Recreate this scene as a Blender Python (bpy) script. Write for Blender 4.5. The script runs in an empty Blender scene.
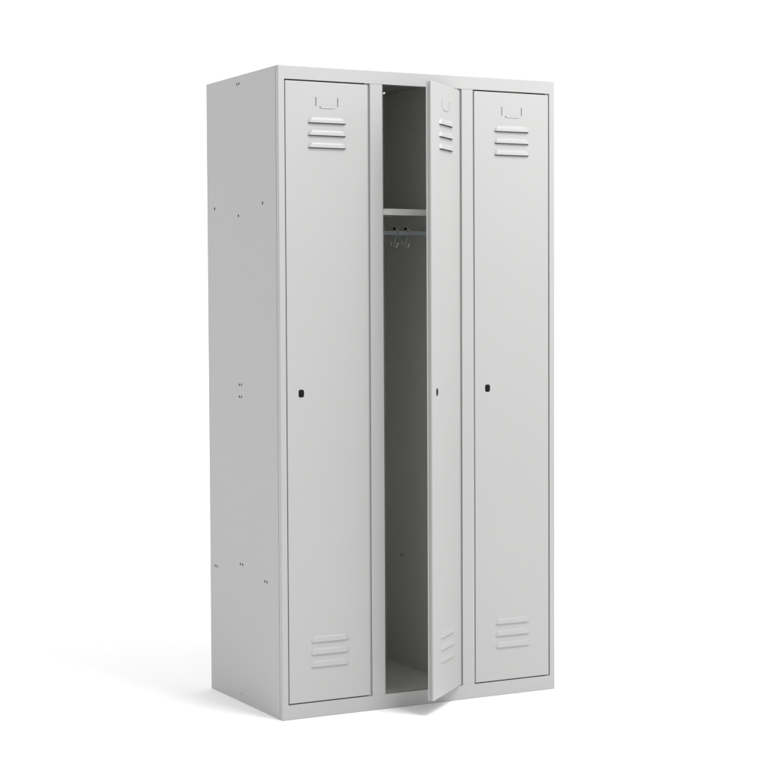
import bpy, bmesh, math, random
from mathutils import Vector, Matrix
random.seed(4)
scene = bpy.context.scene
COL = scene.collection

# ---------------------------------------------------------------- materials
def new_mat(name):
    m = bpy.data.materials.new(name); m.use_nodes = True
    nt = m.node_tree
    return m, nt, nt.nodes['Principled BSDF']

def paint(name, col, rough=0.38, spec=0.5, bump=0.03):
    """powder coated sheet steel: fine orange peel, faint tonal wander"""
    m, nt, b = new_mat(name)
    tc = nt.nodes.new('ShaderNodeTexCoord')
    n1 = nt.nodes.new('ShaderNodeTexNoise'); n1.inputs['Scale'].default_value = 420; n1.inputs['Detail'].default_value = 2
    n2 = nt.nodes.new('ShaderNodeTexNoise'); n2.inputs['Scale'].default_value = 2.3; n2.inputs['Detail'].default_value = 3
    for n in (n1, n2): nt.links.new(tc.outputs['Object'], n.inputs['Vector'])
    mix = nt.nodes.new('ShaderNodeMix'); mix.data_type = 'RGBA'
    mix.inputs[6].default_value = (*[c*0.975 for c in col], 1); mix.inputs[7].default_value = (*[min(1, c*1.02) for c in col], 1)
    nt.links.new(n2.outputs['Fac'], mix.inputs[0]); nt.links.new(mix.outputs[2], b.inputs['Base Color'])
    mr = nt.nodes.new('ShaderNodeMapRange'); mr.inputs[3].default_value = rough-0.04; mr.inputs[4].default_value = rough+0.06
    nt.links.new(n2.outputs['Fac'], mr.inputs[0]); nt.links.new(mr.outputs[0], b.inputs['Roughness'])
    bp = nt.nodes.new('ShaderNodeBump'); bp.inputs['Strength'].default_value = bump; bp.inputs['Distance'].default_value = 0.001
    bp2 = nt.nodes.new('ShaderNodeBump'); bp2.inputs['Strength'].default_value = 0.22; bp2.inputs['Distance'].default_value = 0.004
    n3 = nt.nodes.new('ShaderNodeTexNoise'); n3.inputs['Scale'].default_value = 3.0; n3.inputs['Detail'].default_value = 1
    nt.links.new(tc.outputs['Object'], n3.inputs['Vector'])
    nt.links.new(n3.outputs['Fac'], bp2.inputs['Height'])
    nt.links.new(n1.outputs['Fac'], bp.inputs['Height']); nt.links.new(bp2.outputs[0], bp.inputs['Normal'])
    nt.links.new(bp.outputs[0], b.inputs['Normal'])
    b.inputs['Specular IOR Level'].default_value = spec
    return m

def simple(name, col, rough, metal=0.0):
    m, nt, b = new_mat(name)
    tc = nt.nodes.new('ShaderNodeTexCoord')
    n = nt.nodes.new('ShaderNodeTexNoise'); n.inputs['Scale'].default_value = 60
    nt.links.new(tc.outputs['Object'], n.inputs['Vector'])
    mr = nt.nodes.new('ShaderNodeMapRange'); mr.inputs[3].default_value = max(0.02, rough-0.05); mr.inputs[4].default_value = rough+0.05
    nt.links.new(n.outputs['Fac'], mr.inputs[0]); nt.links.new(mr.outputs[0], b.inputs['Roughness'])
    b.inputs['Base Color'].default_value = (*col, 1); b.inputs['Metallic'].default_value = metal
    return m

PAINT = paint('light_grey_powder_coat', (0.372, 0.374, 0.369))
PAINT_LIFTED = paint('powder_coat_brightened_inside', (0.57, 0.575, 0.55), rough=0.42)  # same paint, made lighter to brighten the dim compartments
CHROME = simple('bright_zinc_wire', (0.75, 0.77, 0.80), 0.22, 1.0)
ZINC = simple('dull_zinc_rail', (0.62, 0.67, 0.70), 0.42, 0.6)
BLACK = simple('black_plastic', (0.006, 0.006, 0.006), 0.6)
BLACK.node_tree.nodes['Principled BSDF'].inputs['Specular IOR Level'].default_value = 0.15
HOLE_SHADE = simple('painted_hole_shade', (0.01, 0.01, 0.01), 0.9)  # near black, stands in for the shade inside the holes
WHITE = simple('white_studio_paper', (0.96, 0.96, 0.96), 0.9)
WHITE.node_tree.nodes['Principled BSDF'].inputs['Specular IOR Level'].default_value = 0.1

# ---------------------------------------------------------------- helpers
def box_bm(bm, x0, x1, y0, y1, z0, z1, bevel=0.0, seg=3, edges=None):
    vs = [bm.verts.new((x, y, z)) for x in (x0, x1) for y in (y0, y1) for z in (z0, z1)]
    idx = [(0,1,3,2),(4,6,7,5),(0,4,5,1),(2,3,7,6),(0,2,6,4),(1,5,7,3)]
    fs = [bm.faces.new([vs[i] for i in f]) for f in idx]
    bmesh.ops.recalc_face_normals(bm, faces=fs)
    if bevel:
        es = set(e for f in fs for e in f.edges)
        if edges: es = [e for e in es if edges((e.verts[0].co+e.verts[1].co)/2, (e.verts[1].co-e.verts[0].co).normalized())]
        r = bmesh.ops.bevel(bm, geom=list(es), offset=bevel, segments=seg, profile=0.5, affect='EDGES')
        for f in r['faces']: f.smooth = True
    return vs

def obj(name, bm, mat, parent=None, smooth=False, sharp=None):
    me = bpy.data.meshes.new(name); bm.normal_update(); bm.to_mesh(me); bm.free()
    me.materials.append(mat)
    if smooth:
        for p in me.polygons: p.use_smooth = True
    o = bpy.data.objects.new(name, me); COL.objects.link(o)
    if parent: o.parent = parent
    if sharp is not None: me.set_sharp_from_angle(angle=math.radians(sharp))
    return o

def boxo(name, dims, mat, parent, bevel=0.0, edges=None, seg=3):
    bm = bmesh.new(); box_bm(bm, *dims, bevel=bevel, edges=edges, seg=seg)
    return obj(name, bm, mat, parent)

def tube(bm, pts, r, n=10):
    pts = [Vector(p) for p in pts]; rings = []
    up = Vector((0.31, 0.2, 0.93)).normalized(); prev = None
    for i, p in enumerate(pts):
        t = (pts[min(i+1, len(pts)-1)] - pts[max(i-1, 0)]).normalized()
        if prev is None: a = t.cross(up).normalized()
        else: a = (prev - t*prev.dot(t)).normalized()
        prev = a; b = t.cross(a)
        rings.append([bm.verts.new(p + a*r*math.cos(2*math.pi*k/n) + b*r*math.sin(2*math.pi*k/n)) for k in range(n)])
    for i in range(len(rings)-1):
        for k in range(n):
            f = bm.faces.new([rings[i][k], rings[i][(k+1)%n], rings[i+1][(k+1)%n], rings[i+1][k]]); f.smooth = True
    bm.faces.new(rings[0]); bm.faces.new(rings[-1][::-1])

def cut(o, cutter_bm):
    """boolean difference, applied; returns o with new mesh"""
    cm = bpy.data.meshes.new('cutter'); cutter_bm.to_mesh(cm); cutter_bm.free()
    c = bpy.data.objects.new('cutter', cm); COL.objects.link(c)
    par = o.parent; o.parent = None
    md = o.modifiers.new('b', 'BOOLEAN'); md.operation = 'DIFFERENCE'; md.object = c; md.solver = 'EXACT'
    dg = bpy.context.evaluated_depsgraph_get(); dg.update()
    me = bpy.data.meshes.new_from_object(o.evaluated_get(dg))
    o.modifiers.clear(); o.data = me; o.parent = par
    bpy.data.objects.remove(c); bpy.data.meshes.remove(cm)

def empty(name, loc, label=None, cat=None, group=None):
    o = bpy.data.objects.new(name, None); COL.objects.link(o); o.location = loc
    o.empty_display_size = 0.1
    if label: o['label'] = label
    if cat: o['category'] = cat
    return o

# ---------------------------------------------------------------- setting
bm = bmesh.new()
vs = [bm.verts.new(v) for v in ((-9, -8, 0), (9, -8, 0), (9, 3.6, 0), (-9, 3.6, 0))]
bm.faces.new(vs)
fl = obj('floor', bm, WHITE); fl['kind'] = 'structure'
fl['label'] = 'plain white studio floor under the locker, soft grey shadow'
bm = bmesh.new()   # the paper sweeps up from the floor behind the cabinet
prof = [(3.6 + 1.2*math.sin(a), 1.2 - 1.2*math.cos(a)) for a in [i*math.pi/2/14 for i in range(15)]] + [(4.8, 5.2)]
rows = [[bm.verts.new((x, y, z)) for x in (-9, 9)] for y, z in prof]
for a, b in zip(rows, rows[1:]):
    f = bm.faces.new([a[0], a[1], b[1], b[0]]); f.smooth = True
bk = obj('backdrop', bm, WHITE); bk['kind'] = 'structure'
bk['label'] = 'plain seamless white background behind the locker'

# ---------------------------------------------------------------- the cabinet
W, D, H = 0.900, 0.514, 1.815
LK = empty('locker_cabinet', (0, 0, 0),
           'tall light grey metal locker with three narrow doors, the middle one ajar', 'locker')

OPEN = [(0.0185, 0.2825), (0.3245, 0.5810), (0.6210, 0.8820)]      # door openings in x
ZB, ZT = 0.0420, 1.7775                                              # and in z
vert = lambda m, d: abs(d.z) > 0.9
# frame: rails and stiles are folded box sections, 18 mm deep
bm = bmesh.new()
box_bm(bm, 0, W, 0, 0.018, 0, H, 0.0022)
frame = obj('front_frame', bm, PAINT, LK)
cb = bmesh.new()
for x0, x1 in OPEN:                                                 # doorways, with rounded folds along the stiles
    box_bm(cb, x0, x1, -0.01, 0.03, ZB, ZT)
cut(frame, cb)
cb = bmesh.new()
for x0, x1 in ((OPEN[0][1], OPEN[1][0]), (OPEN[1][1], OPEN[2][0])): # inner stiles sit a touch behind the rails
    box_bm(cb, x0-0.001, x1+0.001, -0.01, 0.0009, ZB+0.0001, ZT-0.0001)
box_bm(cb, 0.4675, 0.4735, -0.01, 0.012, 0.020, 0.032)              # small slot in the bottom rail
cut(frame, cb)
bm = bmesh.new(); bm.from_mesh(frame.data)
es = [e for e in bm.edges if abs((e.verts[1].co-e.verts[0].co).normalized().z) > 0.99 and e.calc_length() > 1.5
      and all(v.co.y < 0.002 for v in e.verts) and any(abs(e.verts[0].co.x-x) < 0.0002 for x in (OPEN[0][1], OPEN[1][0], OPEN[1][1], OPEN[2][0]))]
r_ = bmesh.ops.bevel(bm, geom=es, offset=0.0022, segments=3, profile=0.5, affect='EDGES')
for f_ in r_['faces']: f_.smooth = True
for x1 in (OPEN[0][1], OPEN[1][1], OPEN[2][1]):                     # inner stile lip, added so the hinge gap looks lighter
    box_bm(bm, x1-0.0056, x1+0.0010, 0.0065, 0.0178, ZB+0.0002, ZT-0.0002)
bm.to_mesh(frame.data); bm.free()

# side panels with the punched connecting holes
holes = [(0.277, 1.791, 2), (0.457, 1.4427, 1), (0.281, 1.414, 1), (0.1107, 1.4418, 1),
         (0.277, 0.927, 2), (0.277, 0.892, 2), (0.470, 0.3766, 2), (0.279, 0.4045, 2), (0.108, 0.3758, 2), (0.282, 0.0245, 2)]
wall_holes = [(0.408, 0.377, 2), (0.242, 0.8935, 1), (0.245, 1.790, 1)]
def hole_cutter(x0, x1, holes=holes):
    c = bmesh.new()
    for y, z, n in holes:
        for k in range(n):
            yy = y + (0.0076*(1-2*k) if n == 2 else 0)
            r = 0.0046 if n == 1 else 0.0042
            M = Matrix.Translation(((x0+x1)/2, yy, z)) @ Matrix.Rotation(math.pi/2, 4, 'Y')
            bmesh.ops.create_cone(c, cap_ends=True, segments=14, radius1=r, radius2=r, depth=abs(x1-x0), matrix=M)
    return c
def hole_backs(parent, x, s, holes=holes):
    """backing plates behind the holes; the near-black ones paint in the shade inside"""
    for y, z, n in holes:
        b = bmesh.new()
        box_bm(b, min(x, x+s*0.001), max(x, x+s*0.001), y-0.016, y+0.016, z-0.006, z+0.006)
        obj('hole_backing', b, HOLE_SHADE if z > 0.1 else PAINT, parent)
for s, x0, x1 in ((1, 0.0004, 0.0012), (-1, W-0.0012, W-0.0004)):
    sp = boxo('side_panel', (x0, x1, 0.0192, D, 0.0, H-0.0003), PAINT, LK, 0.00035)
    cut(sp, hole_cutter(x0-0.004, x1+0.004))
    hole_backs(sp, x1 if s > 0 else x0, s)
boxo('back_panel', (0.0026, W-0.0026, D-0.002, D-0.0004, 0.002, H-0.002), PAINT_LIFTED, LK)
boxo('top_panel', (0.0026, W-0.0026, 0.0182, D-0.0022, H-0.0025, H-0.0008), PAINT, LK)
# base trays, shelves, rails: one set for each compartment
DIV = [0.0035, 0.3005, 0.6005, W-0.0035]
for i in (1, 2):
    dv = boxo('divider_panel', (DIV[i], DIV[i]+0.0014, 0.0182, D-0.0022, 0.003, 1.8120), PAINT_LIFTED, LK)
    cut(dv, hole_cutter(DIV[i]-0.003, DIV[i]+0.004, wall_holes))
    hole_backs(dv, DIV[i]+0.0014, 1, wall_holes)
for i in range(3):
    a, b = DIV[i]+0.0018, DIV[i+1]-0.0006
    bm = bmesh.new()
    box_bm(bm, a, b, 0.0184, D-0.0024, 0.0365, 0.0385)
    box_bm(bm, b-0.0085, b-0.0002, 0.0186, D-0.0026, 0.0386, 0.0425, 0.0012, 2)      # folded lip along the walls
    box_bm(bm, a+0.0002, a+0.0085, 0.0186, D-0.0026, 0.0386, 0.0425, 0.0012, 2)
    obj('bottom_tray', bm, PAINT if False else PAINT_LIFTED, LK)
    sh = bmesh.new()                                                # hat shelf with rolled front lip
    box_bm(sh, a+0.0003, b-0.0003, 0.030, D-0.004, 1.4275, 1.4287)
    box_bm(sh, a+0.0003, b-0.0003, 0.0255, 0.0305, 1.4112, 1.4290, 0.0014, 3, edges=lambda m, d: abs(d.x) > 0.9)
    box_bm(sh, a+0.0003, b-0.0003, 0.0237, 0.0270, 1.4112, 1.4142, 0.0012, 3, edges=lambda m, d: abs(d.x) > 0.9)
    box_bm(sh, a+0.0003, b-0.0003, 0.0240, 0.0270, 1.4262, 1.4290, 0.0012, 3, edges=lambda m, d: abs(d.x) > 0.9)
    obj('shelf', sh, PAINT_LIFTED, LK)
    rail = bmesh.new()                                              # coat rail across the compartment
    box_bm(rail, a+0.0005, b-0.0005, 0.2500, 0.2515, 1.3645, 1.3765, 0.0004, 1)
    box_bm(rail, a+0.0006, b-0.0006, 0.2516, 0.2580, 1.3750, 1.3764)
    box_bm(rail, b-0.0018, b-0.0006, 0.236, 0.262, 1.360, 1.384)
    ro = obj('coat_rail', rail, ZINC, LK)
    for ho_x in (0.0, 0.0380):
        ox = DIV[i]-DIV[1]+ho_x
        def H3(p, q, y): return Vector((0.494+ox+(p-396)*0.00335+(y-0.24)*0.537, y, 1.3817-(q-229)*0.00296))
        # double wire hook: stem from the rail, long arm curling to the front, short arm to the back left
        hk = bmesh.new()
        stem = [H3(396.5, 228.5, .249), H3(398.3, 230.5, .2455), H3(398.2, 234, .242), H3(396.2, 237.5, .241), H3(394.5, 240.5, .241), H3(394, 244, .240)]
        arm1 = stem + [H3(394.3, 247, .237), H3(395.6, 248.2, .232), H3(397.2, 246.5, .228), H3(398.1, 243.2, .226)]
        arm2 = [stem[-2], stem[-1], H3(393.5, 246.8, .245), H3(392, 247.4, .250), H3(391, 245.4, .253), H3(390.8, 241.0, .254)]
        def smooth_pts(p):
            for _ in range(2):
                q = [p[0]]
                for u, v in zip(p, p[1:]): q += [u*0.75+v*0.25, u*0.25+v*0.75]
                p = q + [p[-1]]
            return p
        tube(hk, smooth_pts(arm1), 0.0021, 10); tube(hk, smooth_pts(arm2), 0.0019, 10)
        ho = obj('coat_hook', hk, CHROME, LK)
        sc = bmesh.new()
        bmesh.ops.create_cone(sc, cap_ends=True, segments=14, radius1=0.0042, radius2=0.0034, depth=0.004,
                              matrix=Matrix.Translation(H3(394.5, 228.6, .2485)) @ Matrix.Rotation(math.pi/2, 4, 'X'))
        obj('hook_screw', sc, BLACK, ho)
# soft spot weld dimples pressed through the divider walls
for i in (1, 2):
    for y, z, rr in ((0.4237, 1.700, 0.024), (0.330, 1.700, 0.026), (0.3568, 0.9825, 0.024), (0.27, 0.982, 0.026), (0.3846, 0.0920, 0.022)):
        b_ = bmesh.new(); n_ = 20
        g_ = [[b_.verts.new((DIV[i]+0.00002-0.0013*(math.exp(-4*(p*p+q*q))-math.exp(-4))*(1 if p*p+q*q < 1 else 0), y+p*rr, z+q*rr*0.7))
               for p in [k/n_*2-1 for k in range(n_+1)]] for q in [k/n_*2-1 for k in range(n_+1)]]
        for r0, r1 in zip(g_, g_[1:]):
            for k in range(n_): b_.faces.new((r0[k], r1[k], r1[k+1], r0[k+1]))
        bmesh.ops.recalc_face_normals(b_, faces=b_.faces)
        obj('weld_dimple', b_, PAINT_LIFTED, LK, smooth=True)

# lock strike pin and hinge pins at the open doorway
bm = bmesh.new()
bmesh.ops.create_cone(bm, cap_ends=True, segments=16, radius1=0.0026, radius2=0.0026, depth=0.014,
                      matrix=Matrix.Translation((0.3295, 0.006, 1.7525)) @ Matrix.Rotation(math.pi/2, 4, 'Y'))
bmesh.ops.create_uvsphere(bm, u_segments=14, v_segments=10, radius=0.0036, matrix=Matrix.Translation((0.3300, 0.0035, 1.7525)))
obj('strike_pin', bm, CHROME, frame, smooth=True)

# ---------------------------------------------------------------- doors
DT = 0.0165
def louvre(xl, xr, zs, zh=0.0165, depth=0.0068):
    """pressed louvre: a hood that rises from the sheet and opens downwards; local y = 0 is the door face, -y is out"""
    bm = bmesh.new(); nx, nz = 40, 12
    def ss(t): t = max(0, min(1, t)); return t*t*(3-2*t)
    grid = []
    for j in range(nz+1):
        t = j/nz; row = []
        inset = 0.0100*(1-math.sqrt(max(0, 1-(1-t)**2)))+0.0045*(1-t)                       # shoulders slope in towards the top
        x0, x1 = xl+inset, xr-inset
        sz = 0.72*math.sin(min(1, t/0.50)*math.pi/2)+0.28*t
        for i in range(nx+1):
            q = i/nx; q = 0.5-0.5*math.cos(math.pi*q)*abs(math.cos(math.pi*q))**-0.35 if 0 < q < 1 and abs(q-0.5) > 1e-6 else q
            x = x0+(x1-x0)*q
            e = min(x-x0, x1-x)/0.0085
            sx = math.sin(min(1, max(0, e))*math.pi/2)
            z = zs + zh*(1-t)
            row.append(bm.verts.new((x, 0.0003-depth*sz*sx, z)))
        grid.append(row)
    for a, b in zip(grid, grid[1:]):
        for i in range(nx):
            f = bm.faces.new([a[i], b[i], b[i+1], a[i+1]]); f.smooth = True
    # thickness of the sheet, turned in under the lower edge
    lo = grid[-1]; inner = [bm.verts.new((v.co.x, min(0.0004, v.co.y+0.0014), v.co.z)) for v in lo]
    inner2 = [bm.verts.new((v.co.x, min(0.0004, v.co.y+0.0014), v.co.z+0.0045)) for v in lo]
    for i in range(nx):
        bm.faces.new([lo[i], inner[i], inner[i+1], lo[i+1]])
        bm.faces.new([inner[i], inner2[i], inner2[i+1], inner[i+1]])
    return bm

def make_door(width, x_hinge_world, angle, label):
    """local origin: front face, lower right (hinge) corner; the door extends to -x"""
    w = width; h = 1.7735-0.0450
    D0 = Matrix.Translation((x_hinge_world, 0.0004, 0.0450)) @ Matrix.Rotation(angle, 4, 'Z')
    bm = bmesh.new(); box_bm(bm, -w, 0, 0, DT, 0, h, 0.0016, 3)
    d = obj('door', bm, PAINT, LK); d['label'] = label
    k = w/0.2545
    X = lambda r: -w + r*k
    Z = lambda z: z-0.0450
    c = bmesh.new()
    zs_top = [1.6605, 1.6260, 1.5920]; zs_bot = [0.2120, 0.1770, 0.1420]
    for z in zs_top + zs_bot:
        box_bm(c, X(0.0695), X(0.1845), -0.01, 0.009, Z(z-0.0022 if z > 1 else z-0.0004), Z(z+0.0060))
    for r, z0, z1 in ((0.0935, 1.7070, 1.7315), (0.1610, 1.7070, 1.7310)):     # name card slits
        box_bm(c, X(r-0.0013), X(r+0.0013), -0.01, 0.007, Z(z0), Z(z1))
    box_bm(c, X(0.1050), X(0.1085), -0.01, 0.006, Z(1.7022), Z(1.7058))
    box_bm(c, -w-0.01, -w+0.0045, 0.0042, 0.0125, -0.01, h+0.01)       # folded edge is an open channel
    # keyhole
    box_bm(c, X(0.0430)-0.0086, X(0.0430)+0.0086, -0.01, 0.010, Z(0.8992), Z(0.9212), 0.0052, 4, edges=lambda m, dd: abs(dd.y) > 0.9)
    cut(d, c)
    for z in zs_top + zs_bot:
        obj('louvre', louvre(X(0.067), X(0.187), Z(z), 0.0175, 0.0068 if z > 1 else 0.0040), PAINT, d)
    # little pressed ledge that carries the name card
    lb = bmesh.new(); box_bm(lb, X(0.1075), X(0.1520), -0.0018, 0.0006, Z(1.7008), Z(1.7054), 0.0013, 3)
    obj('card_ledge', lb, PAINT, d)
    lk = bmesh.new()
    box_bm(lk, X(0.0430)-0.0084, X(0.0430)+0.0084, 0.0012, 0.0095, Z(0.8994), Z(0.9210), 0.0050, 4, edges=lambda m, dd: abs(dd.y) > 0.9)
    lo = obj('lock', lk, BLACK, d)
    kb = bmesh.new()
    bmesh.ops.create_cone(kb, cap_ends=True, segments=24, radius1=0.0050, radius2=0.0046, depth=0.003,
                          matrix=Matrix.Translation((X(0.0430), 0.0003, Z(0.9102))) @ Matrix.Rotation(math.pi/2, 4, 'X'))
    obj('lock_barrel', kb, BLACK, lo)
    # hinge pins at top and bottom
    for z in (-0.0032, h+0.0012):
        hp = bmesh.new()
        bmesh.ops.create_cone(hp, cap_ends=True, segments=12, radius1=0.0025, radius2=0.0025, depth=0.007,
                              matrix=Matrix.Translation((-0.004, 0.007, z+0.001)))
        obj('hinge_pin', hp, PAINT, d)
    d.matrix_local = D0
    return d
make_door(0.2545, 0.2760, 0, 'closed left door with black keyhole, vents top and bottom')
make_door(0.2460, 0.5745, math.radians(41.5), 'middle door swung partly open')
make_door(0.2545, 0.8785, 0, 'closed right door with black keyhole, vents top and bottom')
bpy.context.view_layer.update()

# ---------------------------------------------------------------- light
world = bpy.data.worlds.new('World'); scene.world = world; world.use_nodes = True
bg = world.node_tree.nodes['Background']; bg.inputs[0].default_value = (1.0, 1.0, 1.0, 1); bg.inputs[1].default_value = 1.005

def area(name, loc, target, size, size_y, power, col=(1, 1, 1)):
    L = bpy.data.lights.new(name, 'AREA'); L.shape = 'RECTANGLE'; L.size = size; L.size_y = size_y
    L.energy = power; L.color = col
    o = bpy.data.objects.new(name, L); COL.objects.link(o); o.location = loc
    o.rotation_euler = (Vector(target)-Vector(loc)).to_track_quat('-Z', 'Y').to_euler()
    return o
area('key_softbox', (1.15, -2.15, 4.0), (0.5, 0.1, 1.25), 1.5, 1.5, 126, (1.0, 1.0, 1.0))
area('added_side_fill', (2.7, -1.3, 2.7), (0.6, 0.1, 1.3), 1.0, 1.0, 10, (1.0, 1.0, 1.0))  # unseen weak fill, added to lift the right-hand door
area('added_backdrop_fill', (2.9, 2.4, 4.8), (2.9, 4.8, 1.2), 7.0, 1.0, 14, (1.0, 1.0, 1.0))  # unseen fill above the paper, added to bring the backdrop to white

# ---------------------------------------------------------------- camera
cx, cy, cz, yaw, pitch, roll, f = -2.1420, -4.6684, 1.1519, 0.4865, -0.0424, -0.0049, 18.6017
F = Vector((math.sin(yaw)*math.cos(pitch), math.cos(yaw)*math.cos(pitch), math.sin(pitch)))
r = Vector((math.cos(yaw), -math.sin(yaw), 0)); u = r.cross(F)
R = r*math.cos(roll)+u*math.sin(roll); U = -r*math.sin(roll)+u*math.cos(roll)
cam = bpy.data.cameras.new('camera'); cam.sensor_width = 36; cam.lens = 36*f*100/770; cam.clip_end = 100; cam.clip_start = 0.05
co = bpy.data.objects.new('camera', cam); COL.objects.link(co)
M = Matrix((R, U, -F)).transposed().to_4x4(); M.translation = Vector((cx, cy, cz))
co.matrix_world = M
scene.camera = co

scene.view_settings.view_transform = 'Standard'; scene.view_settings.look = 'None'
scene.view_settings.exposure = 0; scene.view_settings.gamma = 1
scene.cycles.max_bounces = 12; scene.cycles.diffuse_bounces = 8
